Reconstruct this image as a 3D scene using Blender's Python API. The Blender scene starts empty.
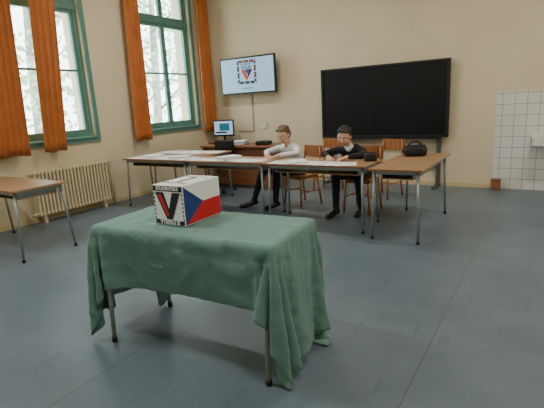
import bpy, bmesh, math, random
from mathutils import Matrix, Vector, noise
random.seed(7)
scene=bpy.context.scene
COL=scene.collection
V=Vector
def srgb(r,g,b):
    def c(u):
        u/=255.0
        return u/12.92 if u<=0.04045 else ((u+0.055)/1.055)**2.4
    return (c(r),c(g),c(b),1)
# ---------------------------------------------------------------- materials
def mat(name,col,rough=0.6,metal=0.0,nscale=0,namt=0.1,bump=0,bscale=60,spec=0.5,emit=None,estr=0,sheen=0,bdist=.01):
    m=bpy.data.materials.new(name); m.use_nodes=True
    nt=m.node_tree; bs=nt.nodes['Principled BSDF']
    bs.inputs['Base Color'].default_value=col
    bs.inputs['Roughness'].default_value=rough
    bs.inputs['Metallic'].default_value=metal
    bs.inputs['Specular IOR Level'].default_value=spec
    if sheen: bs.inputs['Sheen Weight'].default_value=sheen
    tc=nt.nodes.new('ShaderNodeTexCoord')
    if nscale:
        n=nt.nodes.new('ShaderNodeTexNoise'); n.inputs['Scale'].default_value=nscale; n.inputs['Detail'].default_value=5
        nt.links.new(tc.outputs['Object'],n.inputs['Vector'])
        r=nt.nodes.new('ShaderNodeValToRGB')
        r.color_ramp.elements[0].position=.3; r.color_ramp.elements[1].position=.7
        r.color_ramp.elements[0].color=tuple(c*(1-namt) for c in col[:3])+(1,)
        r.color_ramp.elements[1].color=tuple(min(1,c*(1+namt)) for c in col[:3])+(1,)
        nt.links.new(n.outputs['Fac'],r.inputs['Fac']); nt.links.new(r.outputs['Color'],bs.inputs['Base Color'])
    if bump:
        n2=nt.nodes.new('ShaderNodeTexNoise'); n2.inputs['Scale'].default_value=bscale; n2.inputs['Detail'].default_value=4
        nt.links.new(tc.outputs['Object'],n2.inputs['Vector'])
        bp=nt.nodes.new('ShaderNodeBump'); bp.inputs['Strength'].default_value=bump; bp.inputs['Distance'].default_value=bdist
        nt.links.new(n2.outputs['Fac'],bp.inputs['Height']); nt.links.new(bp.outputs['Normal'],bs.inputs['Normal'])
    if emit:
        bs.inputs['Emission Color'].default_value=emit; bs.inputs['Emission Strength'].default_value=estr
    return m
def wood(name,c1,c2,rough=.4,axis='X',scale=6):
    m=bpy.data.materials.new(name); m.use_nodes=True
    nt=m.node_tree; bs=nt.nodes['Principled BSDF']; bs.inputs['Roughness'].default_value=rough
    tc=nt.nodes.new('ShaderNodeTexCoord'); mp=nt.nodes.new('ShaderNodeMapping')
    s=[scale*6]*3; s['XYZ'.index(axis)]=scale*.4; mp.inputs['Scale'].default_value=s
    n=nt.nodes.new('ShaderNodeTexNoise'); n.inputs['Scale'].default_value=1.5; n.inputs['Detail'].default_value=6; n.inputs['Distortion'].default_value=.6
    r=nt.nodes.new('ShaderNodeValToRGB'); r.color_ramp.elements[0].position=.35; r.color_ramp.elements[1].position=.65
    r.color_ramp.elements[0].color=c1; r.color_ramp.elements[1].color=c2
    nt.links.new(tc.outputs['Object'],mp.inputs['Vector']); nt.links.new(mp.outputs['Vector'],n.inputs['Vector'])
    nt.links.new(n.outputs['Fac'],r.inputs['Fac']); nt.links.new(r.outputs['Color'],bs.inputs['Base Color'])
    return m
M={}
M['wall']=mat('wall_paint',srgb(227,211,178),.85,nscale=1.2,namt=.04,bump=.08,bscale=80)
M['wall_low']=mat('wall_dado_paint',srgb(218,196,150),.55,nscale=1.5,namt=.05,bump=.06,bscale=60)
M['ceil']=mat('ceiling_paint',srgb(238,233,222),.9,nscale=1,namt=.03)
M['green']=mat('window_green_paint',srgb(92,138,126),.4,nscale=8,namt=.12)
M['orange']=mat('curtain_fabric',srgb(196,116,56),.85,nscale=5,namt=.12,bump=.15,bscale=200,sheen=.1)
M['rad']=mat('radiator_enamel',srgb(220,204,170),.35,nscale=6,namt=.04)
M['desk']=wood('desk_top_laminate',srgb(166,128,94),srgb(188,150,114),.3)
M['deskedge']=wood('desk_edge_wood',srgb(120,78,46),srgb(150,100,62),.5)
M['steel']=mat('painted_steel_grey',srgb(150,160,155),.35,.5,nscale=20,namt=.06)
M['cream_steel']=mat('painted_steel_cream',srgb(166,166,150),.4,.2,nscale=20,namt=.06)
M['chair']=wood('chair_plywood',srgb(156,96,56),srgb(186,122,74),.35,'Z')
M['brown']=wood('teacher_desk_wood',srgb(122,74,48),srgb(150,94,62),.35)
M['black']=mat('black_plastic',srgb(18,18,20),.35,nscale=10,namt=.1)
M['board']=mat('blackboard_slate',srgb(15,18,21),.42,nscale=3,namt=.25,spec=.3)
M['boardframe']=mat('board_frame',srgb(26,28,30),.4,nscale=5,namt=.1)
M['alu']=mat('aluminium',srgb(120,122,122),.4,.8,nscale=20,namt=.05)
M['bag']=mat('black_leather',srgb(20,18,18),.6,nscale=20,namt=.3,bump=.3,bscale=60)
M['paper']=mat('paper',srgb(244,244,242),.8,nscale=12,namt=.02)
M['ink']=mat('printed_ink',srgb(120,122,130),.8,nscale=30,namt=.1)
M['boxwhite']=mat('ballot_card_white',srgb(244,244,244),.6,nscale=8,namt=.02)
M['red']=mat('print_red',srgb(205,24,36),.55,nscale=8,namt=.06)
M['blue']=mat('print_blue',srgb(24,58,128),.55,nscale=8,namt=.06)
M['pblack']=mat('print_black',srgb(12,12,14),.6,nscale=8,namt=.1)
M['ceramic']=mat('ceramic_white',srgb(235,233,225),.15,nscale=4,namt=.02)
M['chrome']=mat('chrome',srgb(190,190,190),.15,1,nscale=9,namt=.03)
M['skin']=mat('skin',srgb(222,174,148),.5,nscale=10,namt=.05)
M['lip']=mat('lips',srgb(180,100,92),.5,nscale=10,namt=.05)
M['eyew']=mat('eye_white',srgb(230,228,222),.3,nscale=10,namt=.02)
M['pupil']=mat('eye_dark',srgb(40,28,20),.2,nscale=10,namt=.05)
M['hair1']=mat('hair_light_brown',srgb(112,86,62),.6,nscale=60,namt=.35,bump=.5,bscale=120)
M['hair2']=mat('hair_dark_brown',srgb(44,33,27),.55,nscale=60,namt=.35,bump=.5,bscale=120)
M['shirt']=mat('white_shirt',srgb(240,240,242),.8,nscale=15,namt=.04,bump=.2,bscale=40)
M['suit']=mat('black_suit',srgb(28,28,33),.8,nscale=15,namt=.15,bump=.2,bscale=40)
M['trouser']=mat('dark_trousers',srgb(26,27,35),.8,nscale=15,namt=.15,bump=.2,bscale=40)
M['shoe']=mat('black_shoes',srgb(14,14,15),.3,nscale=15,namt=.1)
M['cloth']=mat('green_tablecloth',srgb(108,146,137),.9,nscale=3,namt=.06,bump=.5,bscale=11,sheen=.1,bdist=.03)
M['trunk']=mat('tree_bark',srgb(150,146,136),.9,nscale=9,namt=.3,bump=.5,bscale=12)
M['leaf']=mat('leaves',srgb(176,200,156),.7,nscale=1,namt=.28)
M['grass']=mat('grass_ground',srgb(160,178,140),.95,nscale=.6,namt=.3)
M['pipe']=mat('brown_box_paint',srgb(150,96,60),.5,nscale=6,namt=.1)
M['screenw']=mat('screen_white',srgb(120,150,175),.3,emit=srgb(165,200,225),estr=.85,nscale=3,namt=.02)
M['screenb']=mat('screen_teal',srgb(20,90,110),.3,emit=srgb(30,110,130),estr=.6,nscale=3,namt=.02)
M['screenk']=mat('screen_black',srgb(10,12,20),.3,nscale=3,namt=.02)
M['screenr']=mat('screen_red',srgb(190,20,40),.3,emit=srgb(200,20,40),estr=.6,nscale=3,namt=.02)
M['screenn']=mat('screen_navy',srgb(20,40,110),.3,emit=srgb(20,40,120),estr=.5,nscale=3,namt=.02)
M['screeng']=mat('screen_grey',srgb(80,95,110),.3,emit=srgb(80,100,120),estr=.5,nscale=3,namt=.02)
M['fill_tube']=mat('added_fill_tube',srgb(255,255,250),.5,emit=(1,.97,.9,1),estr=8,nscale=3,namt=.01)  # glowing tubes of the added ceiling fill fittings
g=bpy.data.materials.new('window_glass'); g.use_nodes=True; nt=g.node_tree
for n in list(nt.nodes): nt.nodes.remove(n)
o=nt.nodes.new('ShaderNodeOutputMaterial'); mx=nt.nodes.new('ShaderNodeMixShader'); t=nt.nodes.new('ShaderNodeBsdfTransparent'); gl=nt.nodes.new('ShaderNodeBsdfGlossy'); fr=nt.nodes.new('ShaderNodeLayerWeight')
fr.inputs['Blend'].default_value=.5
pw=nt.nodes.new('ShaderNodeMath'); pw.operation='POWER'; pw.inputs[1].default_value=5; nt.links.new(fr.outputs['Facing'],pw.inputs[0])
gl.inputs['Roughness'].default_value=.02; t.inputs['Color'].default_value=(.95,.985,.98,1)
nt.links.new(pw.outputs[0],mx.inputs[0]); nt.links.new(t.outputs[0],mx.inputs[1]); nt.links.new(gl.outputs[0],mx.inputs[2]); nt.links.new(mx.outputs[0],o.inputs[0])
M['glass']=g
# floor vinyl
fm=bpy.data.materials.new('vinyl_floor'); fm.use_nodes=True; nt=fm.node_tree; bs=nt.nodes['Principled BSDF']
tc=nt.nodes.new('ShaderNodeTexCoord')
n1=nt.nodes.new('ShaderNodeTexNoise'); n1.inputs['Scale'].default_value=1.6; n1.inputs['Detail'].default_value=9; n1.inputs['Roughness'].default_value=.65
n3=nt.nodes.new('ShaderNodeTexNoise'); n3.inputs['Scale'].default_value=90; n3.inputs['Detail'].default_value=3
nt.links.new(tc.outputs['Object'],n1.inputs['Vector']); nt.links.new(tc.outputs['Object'],n3.inputs['Vector'])
ramp=nt.nodes.new('ShaderNodeValToRGB'); ramp.color_ramp.elements[0].position=.3; ramp.color_ramp.elements[1].position=.7
ramp.color_ramp.elements[0].color=srgb(97,113,124); ramp.color_ramp.elements[1].color=srgb(118,133,143)
nt.links.new(n1.outputs['Fac'],ramp.inputs['Fac'])
sx=nt.nodes.new('ShaderNodeSeparateXYZ'); nt.links.new(tc.outputs['Object'],sx.inputs[0])
def mth(op,a,b=None):
    n=nt.nodes.new('ShaderNodeMath'); n.operation=op
    for i,x in enumerate((a,b)):
        if x is None: continue
        if isinstance(x,(int,float)): n.inputs[i].default_value=x
        else: nt.links.new(x,n.inputs[i])
    return n.outputs[0]
sh=mth('ADD',sx.outputs['X'],30.5+.75); fr_=mth('MODULO',sh,1.5); ds=mth('ABSOLUTE',mth('SUBTRACT',fr_,.75)); line=mth('LESS_THAN',ds,.003)
mixc=nt.nodes.new('ShaderNodeMix'); mixc.data_type='RGBA'
nt.links.new(line,mixc.inputs[0]); nt.links.new(ramp.outputs['Color'],mixc.inputs[6]); mixc.inputs[7].default_value=srgb(84,94,98)
mix2=nt.nodes.new('ShaderNodeMix'); mix2.data_type='RGBA'; mix2.blend_type='MULTIPLY'; mix2.inputs[0].default_value=.25
nt.links.new(mixc.outputs[2],mix2.inputs[6]); nt.links.new(n3.outputs['Fac'],mix2.inputs[7])
mp=nt.nodes.new('ShaderNodeMapping'); mp.inputs['Scale'].default_value=(14,3,1); mp.inputs['Rotation'].default_value=(0,0,.4); nt.links.new(tc.outputs['Object'],mp.inputs['Vector'])
n5=nt.nodes.new('ShaderNodeTexNoise'); n5.inputs['Scale'].default_value=1; n5.inputs['Detail'].default_value=6; nt.links.new(mp.outputs['Vector'],n5.inputs['Vector'])
scf=mth('MULTIPLY',mth('GREATER_THAN',n5.outputs['Fac'],.66),.25)
mix3=nt.nodes.new('ShaderNodeMix'); mix3.data_type='RGBA'; nt.links.new(scf,mix3.inputs[0]); nt.links.new(mix2.outputs[2],mix3.inputs[6]); mix3.inputs[7].default_value=srgb(70,82,88)
nt.links.new(mix3.outputs[2],bs.inputs['Base Color'])
rr=mth('ADD',mth('MULTIPLY',n1.outputs['Fac'],.2),.27); nt.links.new(rr,bs.inputs['Roughness'])
bs.inputs['Specular IOR Level'].default_value=.45
bp=nt.nodes.new('ShaderNodeBump'); bp.inputs['Strength'].default_value=.08; bp.inputs['Distance'].default_value=.01
n4=nt.nodes.new('ShaderNodeTexNoise'); n4.inputs['Scale'].default_value=5; nt.links.new(tc.outputs['Object'],n4.inputs['Vector'])
nt.links.new(n4.outputs['Fac'],bp.inputs['Height']); nt.links.new(bp.outputs['Normal'],bs.inputs['Normal'])
M['floor']=fm
tm=bpy.data.materials.new('white_tiles'); tm.use_nodes=True; nt=tm.node_tree; bs=nt.nodes['Principled BSDF']; bs.inputs['Roughness'].default_value=.2
tc=nt.nodes.new('ShaderNodeTexCoord'); sp=nt.nodes.new('ShaderNodeSeparateXYZ'); cb=nt.nodes.new('ShaderNodeCombineXYZ')
nt.links.new(tc.outputs['Object'],sp.inputs[0]); nt.links.new(sp.outputs['X'],cb.inputs[0]); nt.links.new(sp.outputs['Z'],cb.inputs[1])
br=nt.nodes.new('ShaderNodeTexBrick'); br.offset=0; br.inputs['Scale'].default_value=1; br.inputs['Brick Width'].default_value=.15; br.inputs['Row Height'].default_value=.15; br.inputs['Mortar Size'].default_value=.004
br.inputs['Color1'].default_value=srgb(236,233,226); br.inputs['Color2'].default_value=srgb(230,227,218); br.inputs['Mortar'].default_value=srgb(170,162,150)
nt.links.new(cb.outputs[0],br.inputs['Vector']); nt.links.new(br.outputs['Color'],bs.inputs['Base Color'])
M['tile']=tm
# ---------------------------------------------------------------- builder
class B:
    def __init__(s): s.bm=bmesh.new(); s.mats=[]
    def mi(s,k):
        if k not in s.mats: s.mats.append(k)
        return s.mats.index(k)
    def _new(s,fn,mk,smooth=False):
        before=set(s.bm.faces); fn()
        i=s.mi(mk)
        for f in s.bm.faces:
            if f not in before: f.material_index=i; f.smooth=smooth
    def box(s,c,size,mk,rot=None,bev=0):
        mtx=Matrix.Translation(V(c))@(rot.to_4x4() if rot else Matrix())@Matrix.Diagonal((*size,1))
        def fn():
            t=bmesh.new(); bmesh.ops.create_cube(t,size=1,matrix=mtx)
            if bev: bmesh.ops.bevel(t,geom=t.edges[:],offset=bev,segments=2,affect='EDGES',profile=.5)
            me=bpy.data.meshes.new('t'); t.to_mesh(me); t.free(); s.bm.from_mesh(me); bpy.data.meshes.remove(me)
        s._new(fn,mk)
    def box2(s,a,b,mk,bev=0):
        a=V(a);b=V(b); s.box((a+b)/2,[abs(x) for x in (b-a)],mk,bev=bev)
    def cyl(s,p,q,r1,mk,r2=None,seg=14):
        p=V(p);q=V(q);r2=r1 if r2 is None else r2; d=q-p
        m=Matrix.Translation((p+q)/2)@d.to_track_quat('Z','Y').to_matrix().to_4x4()
        s._new(lambda: bmesh.ops.create_cone(s.bm,cap_ends=True,segments=seg,radius1=r1,radius2=r2,depth=d.length,matrix=m),mk,True)
    def tube(s,pts,r,mk,seg=12):
        for a,b in zip(pts,pts[1:]): s.cyl(a,b,r,mk,seg=seg)
        for a in pts[1:-1]: s.ell(a,(r,r,r),mk,seg=seg)
    def ell(s,c,rad,mk,rot=None,seg=16):
        m=Matrix.Translation(V(c))@(rot.to_4x4() if rot else Matrix())@Matrix.Diagonal((*rad,1))
        s._new(lambda: bmesh.ops.create_uvsphere(s.bm,u_segments=seg,v_segments=max(6,seg//2+2),radius=1,matrix=m),mk,True)
    def poly(s,vs,mk,both=False):
        def fn():
            s.bm.faces.new([s.bm.verts.new(V(v)) for v in vs])
        s._new(fn,mk)
    def mesh(s,me,mk,mtx=Matrix(),smooth=True):
        def fn():
            me.transform(mtx); s.bm.from_mesh(me)
        s._new(fn,mk,smooth)
    def text(s,st,mtx,size,mk,ext=.001,off=0):
        cu=bpy.data.curves.new('t','FONT'); cu.body=st; cu.size=size; cu.extrude=ext; cu.align_x='CENTER'; cu.align_y='CENTER'; cu.offset=off
        ob=bpy.data.objects.new('t',cu); COL.objects.link(ob)
        dg=bpy.context.evaluated_depsgraph_get(); me=bpy.data.meshes.new_from_object(ob.evaluated_get(dg))
        s.mesh(me,mk,mtx,False); bpy.data.objects.remove(ob)
    def make(s,name,loc=(0,0,0),rz=0,parent=None):
        me=bpy.data.meshes.new(name); s.bm.to_mesh(me); s.bm.free()
        for k in s.mats: me.materials.append(M[k])
        ob=bpy.data.objects.new(name,me); COL.objects.link(ob); ob.location=loc; ob.rotation_euler=(0,0,rz)
        if parent: ob.parent=parent
        return ob
# ---------------------------------------------------------------- room
XL,XR,YB,YF,H=-5.8,2.6,7.03,-2.6,3.9
b=B(); b.box2((XL-.4,YF-.2,-.1),(XR+.2,YB+.2,0),'floor'); b.make('floor')
b=B(); b.box2((XL-.4,YF-.2,H),(XR+.2,YB+.2,H+.1),'ceil'); b.make('ceiling')
b=B(); b.box2((XL-.4,YB,0),(XR+.2,YB+.2,H),'wall'); b.make('wall_back')
b=B(); b.box2((XR,YF,0),(XR+.2,YB,H),'wall'); b.make('wall_right')
b=B(); b.box2((XL-.4,YF-.2,0),(XR+.2,YF,H),'wall'); b.make('wall_front')
WZ0,WZ1=1.04,3.55
wins=[(-1.95,-.65),(.55,1.85),(2.95,4.2),(5.26,6.5)]
b=B(); y=YF
T=.4
for (a,c) in wins:
    b.box2((XL-T,y,0),(XL,a,H),'wall'); b.box2((XL-T,a,0),(XL,c,WZ0),'wall'); b.box2((XL-T,a,WZ1),(XL,c,H),'wall'); y=c
b.box2((XL-T,y,0),(XL,YB,H),'wall'); b.make('wall_left')
for i,(a,c) in enumerate(wins):
    b=B(); x=XL-.14; fw=.06
    b.box2((XL-.2,a-.0,WZ0),(XL+.05,c+.0,WZ0+.035),'green',bev=.006)
    b.box2((XL+.001,a-.06,WZ0-.05),(XL+.03,c+.06,WZ0),'green',bev=.004)
    b.box2((XL+.001,a-.07,WZ0-.05),(XL+.022,a,WZ1+.06),'green',bev=.004)
    b.box2((XL+.001,c,WZ0-.05),(XL+.022,c+.07,WZ1+.06),'green',bev=.004)
    b.box2((XL+.001,a-.07,WZ1),(XL+.022,c+.07,WZ1+.07),'green',bev=.004)
    def rect(y0,y1,z0,z1,w,d,xx):
        b.box2((xx,y0,z0),(xx+d,y0+w,z1),'green'); b.box2((xx,y1-w,z0),(xx+d,y1,z1),'green')
        b.box2((xx,y0+w,z0),(xx+d,y1-w,z0+w),'green'); b.box2((xx,y0+w,z1-w),(xx+d,y1-w,z1),'green')
    for xx in (x,):
        rect(a,c,WZ0+.03,WZ1,fw,.08,xx)
        mid=(a+c)/2; zt=2.88
        b.box2((xx-.005,a,zt-.045),(xx+.09,c,zt+.045),'green',bev=.006)
        for (y0,y1) in ((a+fw,mid),(mid,c-fw)):
            rect(y0,y1,WZ0+.09,zt-.045,.045,.05,xx+.02)
            rect(y0,y1,zt+.045,WZ1-fw,.045,.05,xx+.02)
            b.box2((xx+.03,y0,2.0),(xx+.06,y1,2.03),'green')
        b.box2((xx+.03,mid-.02,WZ0+.09),(xx+.085,mid+.02,WZ1-.06),'green',bev=.005)
    b.poly([(x+.035,a+.05,WZ0+.08),(x+.035,c-.05,WZ0+.08),(x+.035,c-.05,WZ1-.05),(x+.035,a+.05,WZ1-.05)],'glass')
    b.cyl((x+.09,mid,1.9),(x+.12,mid,1.9),.012,'chrome'); b.box((x+.125,mid,1.86),(.012,.02,.1),'chrome',bev=.003)
    b.make('window_%d'%(i+1))
b=B(); b.box2((-.68,YB-.012,0.0),(XR,YB,1.37),'tile'); b.make('trim_1')
b=B(); b.box2((-5.79,YB-.01,0),(-.72,YB,.06),'wall_low'); b.make('baseboard_back')
b=B(); b.box2((XL,YF,0),(XL+.01,YB,.06),'wall_low'); b.make('baseboard_left')
# ---------------------------------------------------------------- curtains
def curtain(y0t,y1t,y0b,y1b,zb=.92,zt=3.6,x=XL+.13):
    bm=bmesh.new(); nu,nv=60,24; fold=max(3,round((y1b-y0b)/.075)); rows=[]
    ph=random.random()*6
    for j in range(nv+1):
        v=j/nv; row=[]
        for i in range(nu+1):
            u=i/nu
            ya=y0t*(1-v)+y0b*v; yb=y1t*(1-v)+y1b*v
            amp=.022*(.6+.5*v)
            xx=x+amp*math.sin(u*fold*2*math.pi+ph+.5*math.sin(3*v+u*4))+.008*noise.noise(V((u*5,v*3,ph)))
            yy=ya+(yb-ya)*u+.008*math.cos(u*fold*2*math.pi+ph)
            zz=zt+(zb-zt)*v+(.01*math.sin(u*9+ph) if j==nv else 0)
            row.append(bm.verts.new((xx,yy,zz)))
        rows.append(row)
    for j in range(nv):
        for i in range(nu):
            f=bm.faces.new((rows[j][i],rows[j+1][i],rows[j+1][i+1],rows[j][i+1])); f.smooth=True
    me=bpy.data.meshes.new('curtain'); bm.to_mesh(me); bm.free(); me.materials.append(M['orange'])
    ob=bpy.data.objects.new('curtain',me); COL.objects.link(ob)
    s=ob.modifiers.new('s','SOLIDIFY'); s.thickness=.003
    return ob
curtain(2.72,3.2,2.55,3.1)
curtain(3.45,3.82,3.28,3.6)
curtain(4.95,5.22,4.86,5.2)
curtain(6.58,6.9,6.55,6.9)
curtain(1.75,2.1,1.75,2.1); curtain(.3,.6,.3,.6); curtain(-.7,-.4,-.7,-.4)
b=B()
b.cyl((XL+.13,-2.2,3.62),(XL+.13,6.95,3.62),.015,'alu')
for y in (-2.1,.1,2.3,4.6,6.9): b.box2((XL,y-.01,3.6),(XL+.14,y+.01,3.64),'alu')
b.make('curtain_rail')
# ---------------------------------------------------------------- radiator
b=B(); y=3.08
while y<4.2:
    for dx in (-.045,.045):
        b.box((XL+.12+dx,y,.4),(.035,.034,.54),'rad',bev=.012)
    b.box((XL+.12,y,.67),(.14,.04,.05),'rad',bev=.015); b.box((XL+.12,y,.13),(.14,.04,.05),'rad',bev=.015)
    b.box((XL+.12,y,.4),(.03,.015,.5),'rad')
    y+=.052
b.cyl((XL+.12,3.0,.67),(XL+.12,4.26,.67),.018,'rad'); b.cyl((XL+.12,3.0,.13),(XL+.12,4.26,.13),.018,'rad')
b.tube([(XL+.12,4.26,.67),(XL+.12,4.34,.67),(XL+.05,4.34,.67),(XL+.05,4.34,0)],.014,'rad')
for yy in (3.15,4.1): b.box2((XL+.015,yy-.015,.2),(XL+.1,yy+.015,.24),'rad'); b.box2((XL+.09,yy-.02,0),(XL+.15,yy+.02,.12),'rad')
b.make('radiator')
# ---------------------------------------------------------------- desks
def desk(x0,x1,y0,y1,z=.72,rz=0,splay=.03,steel='steel'):
    cx,cy=(x0+x1)/2,(y0+y1)/2; L=x1-x0; W=y1-y0
    b=B()
    b.box((0,0,z-.011),(L,W,.022),'desk',bev=.003)
    b.box((0,-W/2+.001,z-.011),(L-.004,.006,.018),'deskedge'); b.box((0,W/2-.001,z-.011),(L-.004,.006,.018),'deskedge')
    lx,ly=L/2-.05,W/2-.05
    for sy in (-1,1): b.box((0,sy*ly,z-.04),(2*lx,.02,.035),'steel',bev=.003)
    for sx in (-1,1):
        b.box((sx*lx,0,z-.04),(.02,2*ly,.035),'steel',bev=.003)
        for sy in (-1,1):
            b.cyl((sx*lx,sy*ly,z-.022),(sx*(lx+splay*.6),sy*(ly+splay),.012),.0145,steel,.012)
            b.cyl((sx*(lx+splay*.6),sy*(ly+splay),0),(sx*(lx+splay*.6),sy*(ly+splay),.03),.016,'black')
    b.box((0,0.02,z-.11),(L-.2,W-.16,.008),'desk') ; 
    for sx in (-1,1): b.box((sx*(L/2-.11),0.02,z-.066),(.008,W-.16,.09),'steel')
    return b.make('school_desk',(cx,cy,0),rz)
desk(-5.6,-4.29,2.1,2.67,splay=.05)
desk(-5.35,-4.1,4.26,4.78)
desk(-4.07,-2.84,4.24,4.76)
desk(-2.8,-1.57,4.2,4.72)
d=desk(-1.49,-.97,4.07,5.36)
desk(-5.4,-4.15,4.84,5.36)
# ---------------------------------------------------------------- chairs
def chair(x,y,rz,name='wooden_chair'):
    b=B()
    def panel(w,h,cx,cz,depth,vertical,th=.01,curve=.02,y0=0):
        n=10
        for i in range(n):
            u0=-w/2+w*i/n; u1=u0+w/n; um=(u0+u1)/2; cv=curve*(2*um/w)**2
            if vertical: b.box((um,y0+cv,cz),(w/n+.001,th,h),'chair')
            else: b.box((um,y0,cz+cv*.5),(w/n+.001,h,th),'chair')
    panel(.36,.36,0,.42,0,False,.014,.015,0)
    panel(.36,.16,0,.72,0,True,.012,-.03,-.21)
    for sx in (-1,1):
        b.tube([(sx*.15,-.15,.41),(sx*.16,-.19,.5),(sx*.15,-.215,.79)],.012,'chair')
        b.cyl((sx*.15,-.15,.41),(sx*.17,-.2,0),.014,'chair'); b.cyl((sx*.15,.15,.41),(sx*.17,.18,0),.014,'chair')
        b.cyl((sx*.16,-.17,.2),(sx*.16,.165,.2),.009,'chair')
        b.box((sx*.15,0,.395),(.02,.3,.03),'chair')
    b.box((0,.15,.395),(.3,.02,.03),'chair'); b.box((0,-.15,.395),(.3,.02,.03),'chair')
    b.cyl((-.16,0,.2),(.16,0,.2),.009,'chair')
    return b.make(name,(x,y,0),rz)
chair(-2.86,5.22,math.radians(160))
chair(-1.96,5.15,math.radians(176))
chair(-2.95,6.25,math.radians(180))
chair(-1.97,6.05,math.radians(165))
b=B()
for k in range(5):
    a=k*2*math.pi/5; e=V((.26*math.cos(a),.26*math.sin(a),.06)); b.cyl((0,0,.09),e,.018,'black'); b.ell((e.x,e.y,.025),(.025,.025,.025),'black')
b.cyl((0,0,.08),(0,0,.42),.025,'alu'); b.box((0,0,.45),(.44,.42,.06),'black',bev=.025); b.box((0,-.22,.68),(.40,.05,.32),'black',bev=.022)
b.cyl((0,-.18,.43),(0,-.24,.6),.015,'black'); b.make('office_chair',(-4.65,5.6,0),math.radians(180))
# ---------------------------------------------------------------- teacher desk
b=B(); b.box((0,0,.715),(1.5,.62,.03),'brown',bev=.004)
b.box((0,-.24,.38),(1.42,.02,.62),'brown'); b.box((-.7,0,.35),(.025,.56,.7),'brown'); b.box((.7,0,.35),(.025,.56,.7),'brown')
b.box((.48,.02,.5),(.42,.5,.38),'brown')
for k in range(3): b.box((.48,.275,.36+.13*k),(.38,.015,.115),'brown',bev=.004); b.cyl((.48,.285,.36+.13*k),(.48,.3,.36+.13*k),.012,'alu')
b.make('teacher_desk',(-4.5,6.18,0),0)
b=B(); b.box((0,0,.705),(.6,.5,.03),'brown',bev=.004)
for sx in (-1,1): b.box((sx*.28,0,.345),(.025,.46,.69),'brown')
b.box((0,.2,.5),(.54,.015,.36),'brown'); b.make('computer_table',(-5.3,6.77,0),0)
b=B(); b.box((0,0,.26),(.42,.03,.31),'black',bev=.008); b.box((0,-.017,.265),(.37,.002,.255),'screenw'); b.box((.02,-.0185,.28),(.2,.002,.14),'screenb'); b.box((-.05,-.0185,.18),(.22,.002,.03),'screenk')
b.cyl((0,.02,.01),(0,.02,.18),.02,'black'); b.box((0,.01,.008),(.22,.16,.016),'black',bev=.006)
b.make('computer_monitor',(-5.35,6.72,.72),math.radians(20))
b=B(); b.box((0,0,.01),(.4,.14,.018),'black',bev=.005)
for i in range(4):
    for j in range(12): b.box((-.17+j*.031,-.045+i*.03,.022),(.025,.023,.008),'boardframe')
b.make('keyboard',(-5.0,6.25,.73),math.radians(10))
# ---------------------------------------------------------------- television
def logo(b,mt,s,kw,kk,kr,kn):
    def q(pts,k,dz=0):
        b.poly([mt@V((x*s,y*s,.0015+dz)) for x,y in pts],k)
    q([(-.5,.5),(-.5,-.5),(.5,-.5),(.5,.5)],kk)
    q([(-.39,.39),(-.39,-.39),(.39,-.39),(.39,.39)],kw,.0006)
    n=7
    for i in range(n):
        a=-.5+(i+.25)/n; w=.5/n
        q([(a,.49),(a,.42),(a+w,.42),(a+w,.49)],kr if i%2 else kw,.001); q([(a,-.42),(a,-.49),(a+w,-.49),(a+w,-.42)],kn if i%2 else kw,.001)
        q([(-.49,a+w),(-.49,a),(-.42,a),(-.42,a+w)],kw if i%2 else kn,.001); q([(.42,a+w),(.42,a),(.49,a),(.49,a+w)],kw if i%2 else kr,.001)
    q([(-.3,.1),(-.02,-.37),(.04,-.2),(-.1,.1)],kr,.0014); q([(-.02,-.37),(.32,.1),(.12,.1),(.04,-.2)],kk,.0014)
    q([(-.1,.1),(.04,-.14),(.12,.1)],kn,.0012)
b=B(); b.box((0,0,0),(1.22,.045,.66),'black',bev=.008); b.box((0,-.024,0),(1.16,.002,.60),'screenw')
RX=Matrix.Rotation(math.pi/2,4,'X')
mt=Matrix.Translation((.0,-.0255,.06))@RX
logo(b,mt,.42,'screenw','screenk','screenr','screenn')
b.text('STUDENTSKE',Matrix.Translation((.0,-.029,.195))@RX,.043,'screenk',off=.001)
b.text('VOLBY',Matrix.Translation((.0,-.029,.135))@RX,.08,'screenk',off=.002)
b.text('www.jsns.cz',Matrix.Translation((.0,-.029,-.225))@RX,.055,'screeng',off=.0005)
b.box((0,.1,0),(.3,.16,.25),'black',bev=.01); b.box((0,.175,0),(.4,.02,.4),'alu')
tv=b.make('wall_television',(-4.79,6.84,1.92),math.radians(0))
b=B(); b.tube([(-4.85,7.015,1.6),(-4.85,7.015,.9),(-5.2,7.015,.9),(-5.2,7.015,.72)],.008,'cream_steel'); b.box((-4.6,7.013,1.0),(.1,.03,.1),'ceramic',bev=.005); b.make('cable_conduit')
# ---------------------------------------------------------------- blackboard
b=B(); x0,x1,z0,z1=-3.33,-1.31,.78,1.87
b.box2((x0,6.93,z0),(x1,6.965,z1),'board')
for a,c in (((x0-.02,z0-.02),(x1+.02,z0+.015)),((x0-.02,z1-.015),(x1+.02,z1+.02)),((x0-.02,z0),(x0+.02,z1)),((x1-.02,z0),(x1+.02,z1))):
    b.box2((a[0],6.915,a[1]),(c[0],6.975,c[1]),'boardframe',bev=.004)
xm=-2.47; b.box2((xm-.006,6.922,z0),(xm+.006,6.94,z1),'boardframe')
b.box2((x0+.1,6.86,z0-.04),(x1-.1,6.93,z0-.025),'boardframe'); b.box2((x0+.1,6.86,z0-.025),(x1-.1,6.868,z0-.01),'boardframe')
for x in (x0+.12,x1-.12):
    b.box2((x-.03,6.96,0),(x+.03,7.015,z1-.1),'alu'); b.box2((x-.03,6.7,0),(x+.03,7.015,.04),'alu')
b.box2((x0+.12,6.97,.3),(x1-.12,7.01,.36),'alu')
b.make('blackboard')
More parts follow.
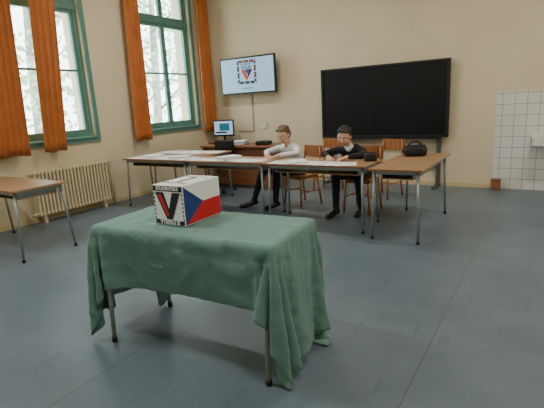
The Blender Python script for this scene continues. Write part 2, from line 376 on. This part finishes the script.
# ---------------------------------------------------------------- sink
b=B()
b.box((0,0,.78),(.5,.36,.03),'ceramic',bev=.012); b.box((0,-.165,.72),(.5,.03,.13),'ceramic',bev=.012); b.box((0,.165,.72),(.5,.03,.13),'ceramic',bev=.012)
b.box((-.235,0,.72),(.03,.36,.13),'ceramic',bev=.012); b.box((.235,0,.72),(.03,.36,.13),'ceramic',bev=.012); b.box((0,0,.665),(.48,.34,.03),'ceramic',bev=.012)
b.tube([(0,0,.66),(0,0,.5),(0,.1,.45),(0,.18,.45)],.02,'ceramic')
b.tube([(0,.18,1.0),(0,.1,1.0),(0,0,1.03),(0,-.03,.95)],.012,'chrome'); b.cyl((-.06,.15,1.0),(.06,.15,1.0),.016,'chrome')
for s in (-1,1): b.cyl((s*.07,.15,1.0),(s*.07,.11,1.03),.018,'chrome')
b.make('wall_sink',(.03,6.83,0))
b=B(); b.box((0,0,.07),(.12,.1,.13),'pipe',bev=.01); b.box((0,-.0,.145),(.13,.11,.02),'deskedge',bev=.004); b.make('waste_bin',(-.62,6.93,0))
# ---------------------------------------------------------------- papers and clutter
b=B(); tops=[(-5.25,-4.15,4.3,4.6),(-4.0,-3.0,4.28,4.56),(-2.7,-1.75,4.2,4.46),(-5.3,-4.2,4.9,5.3)]
k=0
for ti,(xa,xb,ya,yb_) in enumerate(tops):
    for i in range(9):
        k+=1
        x=xa+(xb-xa)*(i+.5)/9+random.uniform(-.04,.04); y=random.uniform(ya+.12,yb_-.12)
        z=.7212+.0006*(i%3)
        r=Matrix.Rotation(random.uniform(-.5,.5),3,'Z')
        b.box((x,y,z),(.21,.26,.001),'paper',rot=r)
        for l in range(3): 
            c=V((x,y,z+.0008))+r@V((0,.1-l*.035,0)); b.box(c,(.15,.006,.0004),'ink',rot=r)
for (x,y,n_) in ((-4.95,4.5,10),(-3.5,4.46,14),(-2.45,4.36,6),(-4.4,4.5,8)):
    for i in range(n_):
        b.box((x+random.uniform(-.005,.005),y+random.uniform(-.005,.005),.7245+i*.003),(.21,.26,.0028),'paper',rot=Matrix.Rotation(random.uniform(-.1,.1)+x,3,'Z'))
b.make('paper_sheets')
b=B(); random.seed(3)
for i in range(9): b.box((random.uniform(-.004,.004),random.uniform(-.004,.004),.004+i*.007),(.22,.3,.0065),'paper' if i%3 else 'blue',rot=Matrix.Rotation(random.uniform(-.05,.05),3,'Z'))
b.make('document_stack',(-4.55,6.15,.7305),.3)
def bag(name,loc,rz,L=.36,W=.16,Hh=.17,handle=True):
    b=B(); b.box((0,0,Hh*.45),(L,W,Hh*.9),'bag',bev=.045 if Hh>.12 else .02); b.box((.02,0,Hh*.86),(L*.7,W*.5,Hh*.2),'bag',bev=.01)
    if handle:
        n=8; pts=[V((.07*math.cos(math.pi*i/n),0.01*i/n,Hh*.9+.045*math.sin(math.pi*i/n))) for i in range(n+1)]
        b.tube(pts,.009,'bag',8)
    b.box((0,-W/2-.003,Hh*.5),(L*.5,.012,Hh*.45),'bag',bev=.005)
    for v in b.bm.verts: v.co+=V((noise.noise(v.co*9),noise.noise(v.co*9+V((5,0,0))),0))*.012
    return b.make(name,loc,rz)
bag('black_bag',(-1.3,5.08,.72),.5,.27,.16,.13)
bag('black_bag',(-4.05,6.12,.73),.2,.26,.16,.07,False)
bag('black_bag',(-1.655,4.6,.72),.5,.13,.1,.1,False)
# ---------------------------------------------------------------- voting table with cloth
TC=V((-1.69,1.83)); TR=math.radians(4.2); TL,TW,TZ=1.22,.52,.74
tb=B(); tb.box((0,0,TZ-.011),(TL,TW,.022),'desk',bev=.003)
lx,ly=TL/2-.06,TW/2-.0
for sy in (-1,1): tb.box((0,sy*(ly-.03),TZ-.045),(2*lx,.02,.04),'cream_steel')
for sx in (-1,1):
    tb.box((sx*lx,0,TZ-.045),(.02,2*ly-.06,.04),'cream_steel')
    for sy in (-1,1):
        tb.cyl((sx*lx,sy*(ly-.03),TZ-.022),(sx*(lx+.0),sy*(ly),.01),.0155,'cream_steel',.013); tb.cyl((sx*lx,sy*(ly),0),(sx*lx,sy*(ly),.03),.017,'black')
vt=tb.make('draped_table',(TC.x,TC.y,0),TR)
cols=[]
def collider(q,c,rz):
    ob=q.make('tmp_col',c,rz); ob.modifiers.new('c','COLLISION'); ob.collision.thickness_outer=.006; ob.collision.cloth_friction=25; cols.append(ob)
q=B(); q.box((0,0,0),(TL,TW,.04),'desk',bev=.01); collider(q,(TC.x,TC.y,TZ-.02),TR)
q=B(); q.box((0,0,0),(5,5,.1),'desk'); collider(q,(TC.x,TC.y,-.05),0)
for sx in (-1,1):
    for sy in (-1,1):
        q=B(); q.cyl((sx*lx,sy*(ly-.035),TZ-.05),(sx*lx,sy*(ly-.005),0),.017,'desk'); collider(q,(TC.x,TC.y,0),TR)
bm=bmesh.new(); U0,U1,V0,V1=-TL/2-.57,TL/2+.66,-TW/2-.38,TW/2+.44
NU,NV=98,54; dr=Matrix.Rotation(math.radians(2.0),3,'Z'); rot=Matrix.Rotation(TR,3,'Z'); vs=[]; pins=[]
for j in range(NV+1):
    for i in range(NU+1):
        u=U0+(U1-U0)*i/NU; v=V0+(V1-V0)*j/NV
        l=dr@V((u,v,0)); p=rot@l
        inside=abs(l.x)<TL/2-.025 and abs(l.y)<TW/2-.025
        if inside: pins.append(len(vs))
        z=TZ+.009+.0015*noise.noise(V((u*5,v*5,1))) if inside else TZ+.009+.010*noise.noise(V((u*9,v*9,1)))
        vs.append(bm.verts.new((p.x+TC.x,p.y+TC.y,z)))
for j in range(NV):
    for i in range(NU):
        k=j*(NU+1)+i; bm.faces.new((vs[k],vs[k+1],vs[k+NU+2],vs[k+NU+1]))
me=bpy.data.meshes.new('c'); bm.to_mesh(me); bm.free(); co=bpy.data.objects.new('tmp_cloth',me); COL.objects.link(co)
vg=co.vertex_groups.new(name='pin'); vg.add(pins,1.0,'REPLACE')
cm=co.modifiers.new('cl','CLOTH'); s=cm.settings; s.quality=6; s.mass=.4; s.tension_stiffness=15; s.compression_stiffness=15; s.shear_stiffness=1.0; s.bending_stiffness=.02; s.air_damping=2.0; s.tension_damping=5; s.compression_damping=5; s.shear_damping=3; s.bending_damping=.5
s.vertex_group_mass='pin'
cm.collision_settings.distance_min=.006; cm.collision_settings.collision_quality=3; cm.collision_settings.use_self_collision=True; cm.collision_settings.self_distance_min=.006; cm.collision_settings.self_friction=5
NF=115; cm.point_cache.frame_start=1; cm.point_cache.frame_end=NF
for fr in range(1,NF+1): scene.frame_set(fr)
dg=bpy.context.evaluated_depsgraph_get(); cme=bpy.data.meshes.new_from_object(co.evaluated_get(dg))
for o_ in [co]+cols: bpy.data.objects.remove(o_)
scene.frame_set(1)
# packing creases left in the cloth (material-space ridges)
nrm=[v.normal.copy() for v in cme.vertices]
for i,v in enumerate(cme.vertices):
    iu,iv=i%(NU+1),i//(NU+1); uu=U0+(U1-U0)*iu/NU; vv=V0+(V1-V0)*iv/NV
    top=abs(uu)<TL/2 and abs(vv)<TW/2
    r1=1-min(1,abs(noise.noise(V((uu*4.5+3,vv*7,.3))))*5); r2=1-min(1,abs(noise.noise(V((uu*9,vv*5+7,2.3))))*5)
    amp=.0025 if top else .008
    v.co+=nrm[i]*(amp*r1+amp*.6*r2)
    if v.co.z<.004: v.co.z=.004
for p in cme.polygons: p.use_smooth=True
cme.materials.clear(); cme.materials.append(M['cloth'])
clo=bpy.data.objects.new('cloth',cme); COL.objects.link(clo); clo.parent=vt; clo.matrix_parent_inverse=(Matrix.Translation((TC.x,TC.y,0))@Matrix.Rotation(TR,4,'Z')).inverted()
ss=clo.modifiers.new('s','SUBSURF'); ss.levels=1; ss.render_levels=1
so=clo.modifiers.new('t','SOLIDIFY'); so.thickness=.002
# ---------------------------------------------------------------- ballot box
b=B(); W_,D_,H_=.225,.33,.23
b.box((0,0,H_/2),(W_,D_,H_),'boxwhite',bev=.003)
b.box((0,0,H_+.001),(W_-.03,D_-.03,.002),'boxwhite'); b.box((0,0,H_+.0025),(.02,.16,.002),'pblack')
f=-D_/2-.0012
def fr_(pts,k,dz=0): b.poly([(x,f-dz,z) for x,z in pts],k)
for a,c in (((-W_/2+.004,.004),(W_/2-.004,.03)),((-W_/2+.004,H_-.034),(W_/2-.004,H_-.004))): fr_([(a[0],a[1]),(c[0],a[1]),(c[0],c[1]),(a[0],c[1])],'pblack')
for sx in (-1,1):
    xa,xb=sx*(W_/2-.004),sx*(W_/2-.012)
    n=7
    for i in range(n):
        z0=.03+(H_-.064)*i/n; z1=z0+(H_-.064)/n*.6
        q=[(min(xa,xb),z0),(max(xa,xb),z0),(max(xa,xb),z1),(min(xa,xb),z1)]; fr_(q,'pblack')
zb,zt=.034,.190
fr_([(-.094,zt),(-.02,zb),(.022,zb),(-.03,zt)],'pblack',.0006)
fr_([(-.02,zb),(.022,zb),(.094,zt),(.034,zt)],'pblack',.0007)
fr_([(-.03,zt),(.002,.085),(.034,zt)],'boxwhite',.0004)
fr_([(-.078,zt-.014),(-.012,zb+.014),(-.0,zb+.03),(-.048,zt-.014)],'red',.001)
b.text('VYBERU SI',Matrix.Translation((0,f-.001,.017))@RX,.032,'boxwhite',.0004,.0008)
b.text('STUDENTSKE',Matrix.Translation((0,f-.001,H_-.019))@RX,.028,'boxwhite',.0004,.0008)
xs=W_/2+.0012
def sd(pts,k,dz=0): b.poly([(xs+dz,y,z) for y,z in pts],k)
y0,y1=-D_/2+.004,D_/2-.004; zm=H_/2
sd([(y0,.006),(y1,.006),(y1,zm),(y0,zm)],'red'); sd([(y0,.006),((y0+y1)/2-.0,zm),(y0,H_-.006)],'blue',.0006)
b.text('VOLBY 2021',Matrix.Translation((0,-.1,H_+.0035)),.035,'pblack',.0004)
b.text('STUDENTSKE',Matrix.Translation((0,.1,H_+.0035)),.026,'blue',.0004)
b.make('ballot_box',(-1.797,1.865,TZ+.0155),math.radians(2))
# ---------------------------------------------------------------- people
def remesh(parts,voxel,sm,name):
    q=B()
    for p in parts:
        if p[0]=='cap':
            _,a,c,r1,r2=p[:5]; a=V(a);c=V(c)
            q.cyl(a,c,r1,'skin',r2,16) if (c-a).length>1e-5 else None
            q.ell(a,(r1,)*3,'skin'); q.ell(c,(r2,)*3,'skin')
        else:
            q.ell(p[1],p[2],'skin',rot=p[3] if len(p)>3 and isinstance(p[3],Matrix) else None)
    ob=q.make('tmp'); m=ob.modifiers.new('r','REMESH'); m.mode='VOXEL'; m.voxel_size=voxel
    if sm: s=ob.modifiers.new('s','SMOOTH'); s.factor=.5; s.iterations=sm
    dg=bpy.context.evaluated_depsgraph_get(); me=bpy.data.meshes.new_from_object(ob.evaluated_get(dg)); bpy.data.objects.remove(ob); return me
def segd(p,a,c,r1,r2):
    d=c-a; t=0 if d.length_squared<1e-9 else max(0,min(1,(p-a).dot(d)/d.length_squared))
    return (p-(a+d*t)).length-(r1+(r2-r1)*t)
def person(name,J,skinmats,headm,hair,hands,collar=None):
    B_=B()
    hip,nb,hc=V(J['hip']),V(J['neck']),V(J['head'])
    top,leg,shoe=skinmats
    parts=[]
    def cap(a,c,r1,r2,k): parts.append(('cap',V(a),V(c),r1,r2,k))
    ax=V(J['ax'])
    up=(nb-hip)
    for s in (-1,1):
        cap(hip+ax*.055*s,hip+up*.5+ax*.045*s,.088,.082,top)
        cap(hip+up*.5+ax*.045*s,hip+up*.86+ax*.06*s,.082,.074,top)
        cap(nb-up*.05,hip+up*.84+ax*.135*s,.042,.048,top)
        cap(hip+ax*.06*s-V((0,0,.01)),hip+ax*.05*s,.09,.088,leg)
    cap(nb-up*.03,hc-(hc-nb)*.35,.043,.04,'skin')
    for S in ('L','R'):
        sh,el,wr=[V(x) for x in J['arm'+S]]
        cap(sh,el,.047,.038,top); cap(el,wr-(wr-el)*.1,.038,.029,top); cap(wr-(wr-el)*.12,wr,.022,.021,'skin')
        h,kn,an,toe=[V(x) for x in J['leg'+S]]
        cap(h,kn,.078,.056,leg); cap(kn,an,.056,.038,leg)
        fd=(toe-an); cap(an-V((0,0,.02))-fd*.15,V((an.x+fd.x*.6,an.y+fd.y*.6,.038)),.04,.036,shoe); cap(V((an.x+fd.x*.6,an.y+fd.y*.6,.036)),V((toe.x,toe.y,.03)),.036,.028,shoe)
    if collar:
        fwd=V(J['fwd'])
        cap(nb+fwd*.03-ax*.03,nb+fwd*.07-up*.12,.028,.02,collar); cap(nb+fwd*.03+ax*.03,nb+fwd*.07-up*.12,.028,.02,collar)
    me=remesh(parts,.009,3,'b')
    ks=[]
    for p in parts:
        if p[5] not in ks: ks.append(p[5])
    B_.mesh(me,ks[0])
    idx={k:B_.mi(k) for k in ks}
    for f in B_.bm.faces:
        c=f.calc_center_median(); best=min(parts,key=lambda p: segd(c,p[1],p[2],p[3],p[4])); f.material_index=idx[best[5]]
        f.smooth=True
    B_.bm.normal_update()
    for v in B_.bm.verts:
        n=noise.noise(v.co*22)*.004+noise.noise(v.co*50)*.0015
        v.co+=v.normal*n
    HM=headm
    hp=[('ell',(0,-.008,.022),(.074,.09,.086)),('ell',(0,.018,-.04),(.056,.064,.062)),('ell',(0,.05,-.078),(.026,.026,.02)),
        ('cap',(0,.082,.01),(0,.1,-.018),.008,.012),('ell',(.076,-.005,-.008),(.011,.019,.028)),('ell',(-.076,-.005,-.008),(.011,.019,.028)),
        ('ell',(.036,.05,-.025),(.025,.03,.025)),('ell',(-.036,.05,-.025),(.025,.03,.025)),('ell',(0,.07,.035),(.045,.018,.012)),('cap',(0,-.02,-.03),(0,-.03,-.1),.043,.043)]
    B_.mesh(remesh(hp,.005,3,'h'),'skin',HM)
    hm=[('ell',(0,-.026,.047),(.081,.086,.076)),('ell',(0,-.05,.0),(.076,.056,.075)),('ell',(.024,.036,.094),(.048,.034,.02)),('ell',(-.03,.04,.09),(.04,.03,.018)),
        ('ell',(.07,-.012,.03),(.012,.03,.03)),('ell',(-.07,-.012,.03),(.012,.03,.03))]
    for i in range(34):
        a=random.uniform(0,6.28); e=random.uniform(.2,1.4); p=V((.078*math.cos(a)*math.cos(e),-.028+.08*math.sin(a)*math.cos(e),.047+.073*math.sin(e)))
        d=V((random.uniform(-.02,.02),.02,.006)); hm.append(('cap',p,p+d,.009,.004))
    hme=remesh(hm,.0045,1,'hr'); B_.mesh(hme,hair,HM)
    for s in (-1,1):
        B_.ell(HM@V((s*.031,.073,.004)),(.012,.012,.012),'eyew'); B_.ell(HM@V((s*.031,.081,.002)),(.007,.007,.007),'pupil')
        B_.cyl(HM@V((s*.018,.084,.024)),HM@V((s*.046,.076,.025)),.004,hair,seg=8)
    B_.cyl(HM@V((-.02,.079,-.052)),HM@V((0,.083,-.053)),.005,'lip',seg=8); B_.cyl(HM@V((0,.083,-.053)),HM@V((.02,.079,-.052)),.005,'lip',seg=8)
    for (mt,side,curl) in hands:
        hp=[('ell',(0,.035,0),(.034,.045,.013)),('cap',(0,-.01,0),(0,.02,0),.02,.02),('cap',(-.02,.06,0),(.022,.058,0),.011,.01)]
        for i,(fx,ln) in enumerate(((-.026,.062),(-.009,.07),(.009,.066),(.025,.052))):
            fx*=side; p=V((fx,.065,0)); ang=.15
            for sg,r in ((.42,.0075),(.32,.007),(.26,.006)):
                d=V((fx*.6*sg,math.cos(ang),-math.sin(ang))); qn=p+d*ln*sg; hp.append(('cap',p,qn,r,r*.92)); p=qn; ang+=curl
        p=V((-.026*side,.012,-.002)); 
        for d,r in ((V((-.022*side,.022,-.008)),.0095),(V((-.008*side,.024,-.008)),.008),(V((0,.018,-.006)),.007)):
            hp.append(('cap',p,p+d,r,r*.9)); p=p+d
        B_.mesh(remesh(hp,.0032,2,'hd'),'skin',mt)
    return B_.make(name)
def HMt(c,yaw,pitch,roll=0,s=1.0):
    return Matrix.Translation(V(c))@Matrix.Rotation(yaw,4,'Z')@Matrix.Rotation(-pitch,4,'X')@Matrix.Rotation(roll,4,'Y')@Matrix.Scale(s,4)
def hand_m(wr,to,tilt=0.0,roll=0):
    wr=V(wr);d=V(to)-wr; yaw=math.atan2(-d.x,d.y)
    return Matrix.Translation(wr)@Matrix.Rotation(yaw,4,'Z')@Matrix.Rotation(tilt,4,'X')@Matrix.Rotation(roll,4,'Y')
D=math.radians
J1=dict(hip=(-2.92,5.2,.50),neck=(-2.94,5.02,.85),head=(-2.94,4.93,.985),ax=(.98,-.12,0),fwd=(-.2,-.98,0),
 armL=[(-3.08,5.03,.80),(-3.19,4.88,.765),(-3.06,4.68,.757)],armR=[(-2.80,4.99,.80),(-2.70,4.84,.765),(-2.86,4.64,.757)],
 legL=[(-2.98,5.19,.50),(-3.3,4.93,.51),(-3.44,4.86,.08),(-3.56,4.72,.03)],legR=[(-2.86,5.17,.50),(-3.02,4.83,.51),(-3.08,4.86,.08),(-3.16,4.7,.03)])
person('seated_boy',J1,('shirt','trouser','shoe'),HMt(J1['head'],D(176),D(24),D(5)),'hair1',
 [(hand_m((-3.06,4.68,.757),(-2.98,4.58,.75),-.15),1,.3),(hand_m((-2.86,4.64,.757),(-2.96,4.56,.75),-.15),-1,.35)])
J2=dict(hip=(-1.97,5.12,.50),neck=(-2.04,4.95,.84),head=(-2.07,4.86,.965),ax=(.99,.05,0),fwd=(0,-1,0),
 armL=[(-2.19,4.94,.79),(-2.3,4.80,.765),(-2.16,4.6,.757)],armR=[(-1.9,4.95,.79),(-1.79,4.80,.765),(-1.93,4.6,.757)],
 legL=[(-2.03,5.1,.50),(-2.14,4.76,.51),(-2.16,4.78,.08),(-2.2,4.61,.03)],legR=[(-1.91,5.1,.50),(-1.86,4.76,.51),(-1.9,4.95,.08),(-1.9,4.78,.03)])
person('seated_boy',J2,('suit','trouser','shoe'),HMt(J2['head'],D(186),D(22),D(-6)),'hair2',
 [(hand_m((-2.16,4.6,.757),(-2.1,4.5,.75),-.15),1,.3),(hand_m((-1.93,4.6,.757),(-2.0,4.52,.75),-.15),-1,.4)],collar='shirt')
b=B(); b.cyl((-2.03,4.5,.73),(-2.0,4.53,.83),.004,'blue',seg=8); b.cyl((-2.033,4.497,.7235),(-2.03,4.5,.73),.001,'ink',.004,8); b.make('pen')
# ---------------------------------------------------------------- outside
b=B(); b.box2((-60,-40,-3.3),(XL-.6,60,-3.2),'grass'); b.make('ground')
def tree(x,y,h,r):
    b=B(); b.cyl((x,y,-3.2),(x+.3,y+.2,h*.5),r,'trunk',r*.7); b.cyl((x+.3,y+.2,h*.5),(x+.1,y+.6,h),r*.7,'trunk',r*.25)
    for i in range(9):
        z=random.uniform(.0,h*.9); a=random.uniform(0,6.28); e=V((x+.2+2.2*math.cos(a),y+.2+2.2*math.sin(a),z+random.uniform(.8,1.8))); b.cyl((x+.2,y+.2,z),e,r*.3,'trunk',.02,8)
    li=b.mi('leaf')
    for i in range(1300):
        a=random.uniform(0,6.28); rr_=2.8*random.random()**.5; z=random.uniform(.4,h+1.5)
        c=V((x+rr_*math.cos(a),y+rr_*math.sin(a),z)); 
        if noise.noise(c*.6)<-.02: continue
        u=V([random.gauss(0,1) for _ in range(3)]).normalized(); w=u.orthogonal().normalized(); sz=random.uniform(.08,.16)
        f=b.bm.faces.new([b.bm.verts.new(c+u*sz),b.bm.verts.new(c+w*sz*.6),b.bm.verts.new(c-u*sz),b.bm.verts.new(c-w*sz*.6)]); f.material_index=li
    b.make('tree')
for x,y,h,r in ((-11,8.2,6,.16),(-13,12,7,.2),(-16,9,7,.2),(-13,17.5,7,.18),(-17,22,8,.2),(-12,3,7,.2)): tree(x,y,h,r)
# ---------------------------------------------------------------- lights
w=bpy.data.worlds.new('sky'); scene.world=w; w.use_nodes=True
bg=w.node_tree.nodes['Background']; bg.inputs[0].default_value=(.80,.92,1,1); bg.inputs[1].default_value=8.5
for i,(a,c) in enumerate(wins):
    l=bpy.data.lights.new('portal','AREA'); l.shape='RECTANGLE'; l.size=WZ1-WZ0; l.size_y=c-a; l.cycles.is_portal=True
    ob=bpy.data.objects.new('window_daylight',l); COL.objects.link(ob); ob.location=(XL-T-.02,(a+c)/2,(WZ0+WZ1)/2); ob.rotation_euler=(0,-math.pi/2,0)
for (x,y) in ((-3.6,1),(-3.6,4.6),(.2,1),(.2,4.6)):  # out-of-view ceiling fittings, added to brighten the daylit room
    b=B(); b.box((0,0,0),(1.25,.22,.05),'ceramic',bev=.01); 
    for s in (-1,1): b.cyl((-.58,s*.05,-.035),(.58,s*.05,-.035),.014,'fill_tube')
    b.make('added_fill_lamp',(x,y,H-.025))
    l=bpy.data.lights.new('fill_light','AREA'); l.shape='RECTANGLE'; l.size=1.2; l.size_y=.2; l.energy=46; l.color=(1,.95,.88)  # added fill light under each fitting
    ob=bpy.data.objects.new('added_fill_lamp_light',l); COL.objects.link(ob); ob.location=(x,y,H-.09)
# ---------------------------------------------------------------- camera
cam=bpy.data.cameras.new('camera'); co=bpy.data.objects.new('camera',cam); COL.objects.link(co)
cam.sensor_width=36; cam.sensor_fit='HORIZONTAL'; cam.lens=436.1/544*36; cam.clip_start=.05
co.matrix_world=Matrix.Translation((0,0,1.4))@(Matrix.Rotation(D(32.87),3,'Z')@Matrix.Rotation(D(90-13.02),3,'X')@Matrix.Rotation(D(-3.29),3,'Z')).to_4x4()
scene.camera=co
